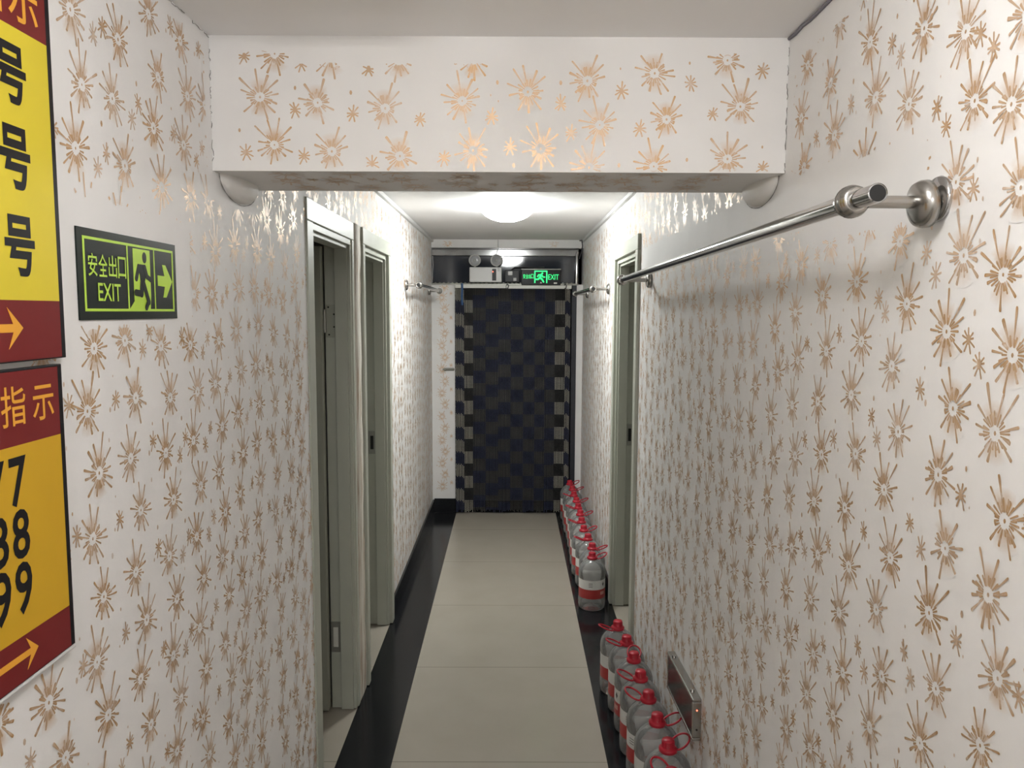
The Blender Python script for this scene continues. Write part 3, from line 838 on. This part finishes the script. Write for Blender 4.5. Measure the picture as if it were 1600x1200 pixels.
# ------------------------------------------------------------------ evacuation lamp low on the right wall
e = tag(empty('evacuation_light', (XR, 2.585, 0.338), ((0, -0.9985, 0.054), (0, 0.054, 0.9985), (-1, 0, 0))), 'flat steel framed dark glass light low on the right wall', 'emergency light')
b = MB()
EW, EH, ET = 0.375, 0.130, 0.028
b.box(0, EW, 0, 0.010, 0, ET).box(0, EW, EH - 0.010, EH, 0, ET).box(0, 0.010, 0.010, EH - 0.010, 0, ET).box(EW - 0.010, EW, 0.010, EH - 0.010, 0, ET)
b.build('frame', M['steel'], e, 0.003)
MB().box(0.010, EW - 0.010, 0.010, EH - 0.010, 0.002, ET - 0.002).build('glass_face', princ('smoked_face', (0.022, 0.022, 0.02), rough=0.24, spec=0.3, noise_amt=0.5, nscale=25), e)
MB().tube([(EW, 0.095, 0.014), (EW + 0.0015, 0.095, 0.014)], 0.0022, 10).build('indicator', M['led'], e)
MB().tube([(EW, 0.035, 0.014), (EW + 0.0012, 0.035, 0.014)], 0.003, 10).build('button', M['hole'], e)
for sx in (0.05, EW - 0.06):
    MB().tube([(sx, EH, 0.014), (sx, EH + 0.005, 0.014)], 0.007, 12).build('screw', M['chrome'], e)

# ------------------------------------------------------------------ above the curtain: emergency lamp, plug box, lit exit sign
e = tag(empty('emergency_light', (-0.325, YE - 0.004, 1.882), ON_END), 'white twin-head emergency lamp box above the curtain', 'emergency light')
MB().box(0, 0.255, 0, 0.118, 0.0, 0.075).build('housing', M['white'], e, 0.006)
MB().box(0.180, 0.212, 0.012, 0.104, 0.075, 0.0762).build('indicator_window', M['black'], e)
MB().tube([(0.186, 0.082, 0.076), (0.186, 0.082, 0.078)], 0.004, 10).build('indicator', M['led'], e)
MB().box(0.222, 0.24, 0.085, 0.112, 0.075, 0.0765).build('sticker', M['greyplastic'], e)
for cx, tilt in ((0.042, 0.0), (0.218, -0.35)):
    mt = Matrix.Translation((cx, 0.172, 0.045)) @ Matrix.Rotation(tilt, 4, 'Y')
    q = MB(); q.lathe([(0.030, -0.035), (0.042, -0.02), (0.048, 0.012), (0.048, 0.022), (0.043, 0.024), (0.040, 0.018), (0.012, 0.014), (0.010, 0.020), (0.002, 0.022)], 28, mtx=mt)
    hd = q.build('lamp_head', M['greyplastic'], e)
    MB().lathe([(0.039, 0.017), (0.036, 0.020), (0.013, 0.0195)], 28, mtx=mt, close=False).build('lens', M['lens'], hd)
    MB().tube([(cx, 0.112, 0.04), (cx, 0.135, 0.04)], 0.008, 10).build('swivel', M['greyplastic'], hd)
e = tag(empty('plug_box', (-0.045, YE - 0.004, 1.884), ON_END), 'small black plug box between the emergency lamp and the lit exit sign', 'socket')
MB().box(0, 0.115, 0, 0.095, 0, 0.04).build('housing', M['black'], e, 0.004)
MB().box(0.024, 0.062, 0.052, 0.086, 0.04, 0.055).build('plug', M['white'], e, 0.005)
MB().box(0.068, 0.092, 0.010, 0.034, 0.04, 0.043).build('sticker', M['greyplastic'], e)
tag(MB().tube([(-0.10, YE - 0.03, 2.218), (-0.10, YE - 0.035, 2.15), (-0.115, YE - 0.04, 2.10), (-0.12, YE - 0.04, 2.06)], 0.0025, 8).build('power_cable', M['greyplastic']), 'thin grey cable running from ceiling down to the emergency lamp', 'cable')
tag(MB().tube([(0.0, YE - 0.03, 1.975), (0.03, YE - 0.04, 2.0), (0.10, YE - 0.035, 2.004), (0.20, YE - 0.03, 2.0), (0.27, YE - 0.03, 2.004)], 0.004, 8).build('power_cable', M['cable']), 'dark cable looping over the top of the lit exit sign', 'cable')

e = tag(empty('lit_exit_sign', (0.088, YE - 0.006, 1.864), ON_END), 'black exit sign with glowing green letters above the curtain', 'exit sign')
EWd, EHt = 0.312, 0.120
MB().box(0, EWd, 0, EHt, 0, 0.022).build('panel', M['black'], e, 0.003)
MB().box(-0.004, EWd + 0.004, EHt, EHt + 0.008, 0.0, 0.02).build('hanger_bar', M['dull'], e, 0.002)
z = 0.0224
for k, ch in enumerate('\u5b89\u5168\u51fa\u53e3'):
    vs, fs = text_mb(ch, 0.012 + k * 0.0215, 0.032 + k * 0.0215, 0.050, 0.085, z, 0.0)
    MB().add(vs, fs).build('lettering', M['glow'], e)
vs, fs = text_mb('EXIT', 0.213, 0.297, 0.042, 0.083, z, 0.0)
MB().add(vs, fs).build('lettering', M['glow'], e)
b = MB()
b.box(0.102, 0.206, 0.104, 0.113, z, z + 0.0004).box(0.102, 0.111, 0.015, 0.104, z, z + 0.0004).box(0.197, 0.206, 0.015, 0.104, z, z + 0.0004)
b.build('doorway', M['glow'], e)
b = MB()
b.prism(circle((0.166, 0.092), 0.007, 0.007), z, z + 0.0004)
for p, q, r in (((0.158, 0.080), (0.146, 0.056), 0.0085), ((0.158, 0.080), (0.138, 0.080), 0.0045), ((0.138, 0.080), (0.128, 0.066), 0.0045),
                ((0.160, 0.080), (0.172, 0.062), 0.0045), ((0.172, 0.062), (0.186, 0.062), 0.0045), ((0.146, 0.054), (0.130, 0.044), 0.0065),
                ((0.130, 0.044), (0.118, 0.044), 0.006), ((0.150, 0.056), (0.164, 0.044), 0.0065), ((0.164, 0.044), (0.176, 0.024), 0.006)):
    b.prism(capsule(p, q, r), z, z + 0.0004)
b.build('running_figure', M['glow'], e)
MB().prism([(0.146, 0.014), (0.164, 0.014), (0.155, 0.024)], z, z + 0.0004).build('mark', M['frameinner'], e)
MB().box(0.258, 0.284, 0.008, 0.020, z, z + 0.0003).build('sticker', M['frameinner'], e)

# latch on the end wall
e = tag(empty('door_latch', (-0.505, YE, 1.183), ON_END), 'small dark bolt latch on the wall strip left of the curtain', 'latch')
MB().box(-0.03, 0.05, -0.012, 0.012, 0, 0.004).build('plate', M['dull'], e, 0.001)
MB().tube([(-0.04, 0.002, 0.012), (0.055, 0.002, 0.012)], 0.006, 10).build('bolt', M['dull'], e)
MB().tube([(-0.02, 0.002, 0.012), (-0.02, -0.010, 0.03)], 0.004, 8).build('knob', M['dull'], e)

# black cable at the right ceiling corner near the end
tag(MB().tube([(XR - 0.03, YE - 0.012, 2.215), (XR - 0.022, YE - 0.10, 2.21), (XR - 0.012, YE - 0.05, 2.17), (XR - 0.02, YE - 0.03, 2.12), (XR - 0.035, YE - 0.03, 2.07)], 0.0045, 8).build('power_cable', M['cable']), 'black cable end in the right ceiling corner above the dark glass', 'cable')
tag(MB().tube([(-0.622, YE - 0.014, 2.09), (-0.618, YE - 0.02, 2.02), (-0.622, YE - 0.02, 1.95), (-0.625, YE - 0.014, 1.88)], 0.0035, 8).build('power_cable', M['greyplastic']), 'thin pale cable down the left edge of the dark glass', 'cable')
pts = [(XR - 0.003, 1.15 + 0.51 * k / 14, ZC - 0.004 + random.uniform(-0.003, 0.001)) for k in range(15)]
tag(MB().tube(pts, 0.0035, 8).build('power_cable', princ('violet_grey_cable', (0.17, 0.16, 0.19), 0.6)), 'grey cable along the right ceiling corner before the beam', 'cable')

# ------------------------------------------------------------------ bead curtain and its rail
e = tag(empty('curtain_rail', (-0.442, YE - 0.03, 1.836), ON_END), 'pale strip rail carrying the bead curtain', 'curtain rail')
MB().box(0, 0.405, 0, 0.026, 0, 0.018).box(0.409, 0.93, -0.003, 0.023, 0, 0.018).build('strip', M['frameinner'], e, 0.002)
for cx in (0.41, 0.87):
    MB().tube([(cx, 0.02, 0.012), (cx + 0.008, 0.034, 0.022), (cx + 0.018, 0.02, 0.024), (cx + 0.012, 0.0, 0.022), (cx + 0.002, 0.002, 0.02)], 0.004, 8).build('hook', M['cable'], e)
tag(MB().tube([(-0.385, YE - 0.052, 1.872), (-0.384, YE - 0.056, 1.83), (-0.387, YE - 0.054, 1.77), (-0.383, YE - 0.052, 1.70)], 0.009, 10).build('curtain_tie', M['blue']), 'blue cloth tie hanging at the curtain top left', 'curtain tie')

def bead_curtain():
    pitch_x, pitch_z = 0.0101, 0.0101
    x_start, x_end, z_top, z_bot = -0.440, 0.484, 1.832, 0.006
    edges = [-0.440, -0.372, -0.297, -0.193, -0.094, 0.004, 0.102, 0.201, 0.274, 0.357, 0.437, 0.50]
    shift = [0.0, 0.010, 0.050, 0.045, 0.002, 0.006, 0.004, 0.004, 0.0, 0.006, 0.0]
    # unit bead: two poles and two rings of six
    u = [(0, 0, -1)]
    for zz in (-0.5, 0.5):
        for k in range(6):
            a = PI / 3 * k; u.append((0.87 * math.cos(a), 0.87 * math.sin(a), zz))
    u.append((0, 0, 1)); u = np.array(u)
    tri = [(0, 1 + (k + 1) % 6, 1 + k) for k in range(6)] + [(13, 7 + k, 7 + (k + 1) % 6) for k in range(6)]
    quad = [(1 + k, 1 + (k + 1) % 6, 7 + (k + 1) % 6, 7 + k) for k in range(6)]
    V, Fc, MI = [], [], []
    rng = np.random.default_rng(3)
    nx = int((x_end - x_start) / pitch_x)
    base = 0
    for i in range(nx):
        x = x_start + (i + 0.5) * pitch_x
        c = max(k for k in range(len(edges) - 1) if x >= edges[k])
        ph, am = rng.uniform(0, 6.28), rng.uniform(0.0004, 0.0016)
        edge_col = c <= 1 or c >= 9
        nz = int((z_top - z_bot) / pitch_z) - int(rng.integers(0, 3))
        jag = int(rng.integers(-1, 2)) if (c == 0 or c == 10) else 0
        for j in range(nz):
            z = z_top - (j + 0.5) * pitch_z
            row = math.floor((z_top - 0.0 + shift[c] - z + jag * pitch_z) / 0.1015)
            light = (row + c) % 2 == 0
            edge2 = edge_col
            if light: mi = 0 if edge2 else 1
            else: mi = 3 if c in (1, 9) else 2
            rx = 0.0038 if light else 0.0051
            rz = 0.0035 if light else 0.0052
            p = u * (rx, rx, rz) + (x + am * math.sin(ph + z * 5), YE - 0.045 + 0.006 * math.sin(x * 21) + am * math.cos(ph + z * 4), z)
            V.append(p)
            Fc += [tuple(q + base for q in t) for t in tri] + [tuple(q + base for q in t) for t in quad]
            MI += [mi] * 18
            base += 14
    me = bpy.data.meshes.new('bead_curtain')
    me.from_pydata(np.concatenate(V).tolist(), [], Fc)
    for k in ('bead_beige', 'bead_taupe', 'bead_navy', 'bead_black'): me.materials.append(M[k])
    me.polygons.foreach_set('material_index', MI)
    me.polygons.foreach_set('use_smooth', [True] * len(Fc))
    me.update()
    return tag(link('bead_curtain', me), 'checked navy and beige bead curtain hanging in the end doorway', 'bead curtain', kind='stuff')
bead_curtain()

# ------------------------------------------------------------------ water bottles
def make_bottle():
    root = bpy.data.objects.new('water_bottle', None); COL.objects.link(root); root.empty_display_size = 0.05
    prof = [(0.002, 0.010), (0.03, 0.007), (0.058, 0.001), (0.067, 0.002), (0.0745, 0.012), (0.0755, 0.03), (0.0748, 0.066),
            (0.0732, 0.070), (0.0732, 0.178), (0.0752, 0.184), (0.0756, 0.205), (0.074, 0.222), (0.068, 0.240), (0.057, 0.256),
            (0.042, 0.269), (0.030, 0.277), (0.024, 0.281), (0.023, 0.290), (0.0, 0.291)]
    MB().lathe(prof, 40).build('body', M['pet'], root)
    lab = MB()
    lab.lathe([(0.0737, 0.072), (0.0737, 0.124)], 40, 1, close=False)
    lab.lathe([(0.0737, 0.124), (0.0737, 0.176)], 40, 0, close=False)
    lo = lab.build('label', [M['labelwhite'], M['labelred']], root)
    # printed marks wrapped on the label, front and back
    def mark(pr, a0, a1, z0, z1, dia=False):
        n = 4; vs = []
        for k in range(n + 1):
            a = a0 + (a1 - a0) * k / n
            for z in ((z0, z1) if not dia else ((z0 + z1) / 2 - (z1 - z0) / 2 * (1 - abs(2 * k / n - 1)), (z0 + z1) / 2 + (z1 - z0) / 2 * (1 - abs(2 * k / n - 1)))):
                vs.append((0.0741 * math.cos(a), 0.0741 * math.sin(a), z))
        pr.add(vs, [(2 * k, 2 * k + 2, 2 * k + 3, 2 * k + 1) for k in range(n)], 0, True)
    pink = princ('label_pink', (0.62, 0.30, 0.26), 0.4)
    for q in range(2):
        o = q * PI - PI / 2
        pr = MB(); mark(pr, o + 0.44, o + 0.64, 0.138, 0.166, True); pr.build('symbol', M['labelink'], lo)
        pr = MB()
        for k in range(3): mark(pr, o - 0.66, o - 0.36, 0.140 + 0.009 * k, 0.1425 + 0.009 * k)
        pr.build('lettering', M['labelink'], lo)
        pr = MB(); mark(pr, o + 0.26, o + 0.66, 0.094, 0.112); pr.build('logo', pink, lo)
    cap = MB()
    n = 36
    cap.lathe([(0.0270, 0.278), (0.0285, 0.280), (0.0285, 0.289), (0.0240, 0.292), (0.0195, 0.295), (0.0195, 0.313), (0.0180, 0.316), (0.0, 0.3165)], n)
    for k in range(24):
        a = 2 * PI * k / 24
        cap.tube([(0.0195 * math.cos(a), 0.0195 * math.sin(a), 0.296), (0.0195 * math.cos(a), 0.0195 * math.sin(a), 0.312)], 0.0010, 5)
    cap.build('cap', M['red'], root)
    hp = []
    for k in range(25):
        a = -2.45 + 4.9 * k / 24
        hp.append((0.054 + 0.033 * math.cos(a), 0.026 * math.sin(a), 0.291 + 0.014 * math.cos(a)))
    hp = [(0.024, -0.012, 0.284)] + hp + [(0.024, 0.012, 0.284)]
    MB().tube(hp, 0.0034, 8).build('handle', M['red'], root)
    return root

proto = make_bottle()
def dup(root):
    r = root.copy(); COL.objects.link(r)
    for ch in list(root.children):
        c = ch.copy(); COL.objects.link(c); c.parent = r
        for g in list(ch.children):
            q = g.copy(); COL.objects.link(q); q.parent = c
    return r
ORD = ['nearest', 'second', 'third', 'fourth', 'fifth', 'sixth', 'seventh', 'eighth', 'ninth', 'tenth', 'eleventh']
near = [(0.478, 2.135, 115), (0.500, 2.292, 35), (0.496, 2.448, 12), (0.494, 2.602, 150), (0.492, 2.757, 165), (0.492, 2.912, 80), (0.487, 3.067, 188), (0.472, 3.223, 196)]
far = [(0.462, 4.175, 18), (0.480, 4.345, -8), (0.474, 4.53, 195), (0.466, 4.715, 15), (0.470, 4.905, 190), (0.478, 5.09, 10), (0.480, 5.27, 185), (0.483, 5.45, 12), (0.480, 5.635, 200), (0.484, 5.82, 5), (0.478, 6.01, 30)]
first = True
for grp, spots in (('near', near), ('far', far)):
    for i, (x, y, a) in enumerate(spots):
        o = proto if first else dup(proto); first = False
        o.location = (x, y, 0.0005); o.rotation_euler = (0, 0, math.radians(a))
        if grp == 'near':
            if i == 0: lab = 'clear plastic bottle nearest the camera, cut by the bottom edge of the photo'
            elif i == len(spots) - 1: lab = 'clear red-capped bottle at the far end of the near row, before the right door'
            else: lab = '%s clear red-capped bottle from the camera in the near row' % ORD[i]
            tag(o, lab, 'bottle', 'water bottles in the near row')
        else:
            if i == 0: lab = 'clear red-capped bottle standing right beyond the right door, whole label showing'
            elif i == len(spots) - 1: lab = 'clear red-capped bottle at the end of the far row, touching the bead curtain'
            else: lab = '%s clear red-capped bottle counted from the right door in the far row' % ORD[i]
            tag(o, lab, 'bottle', 'water bottles in the far row')
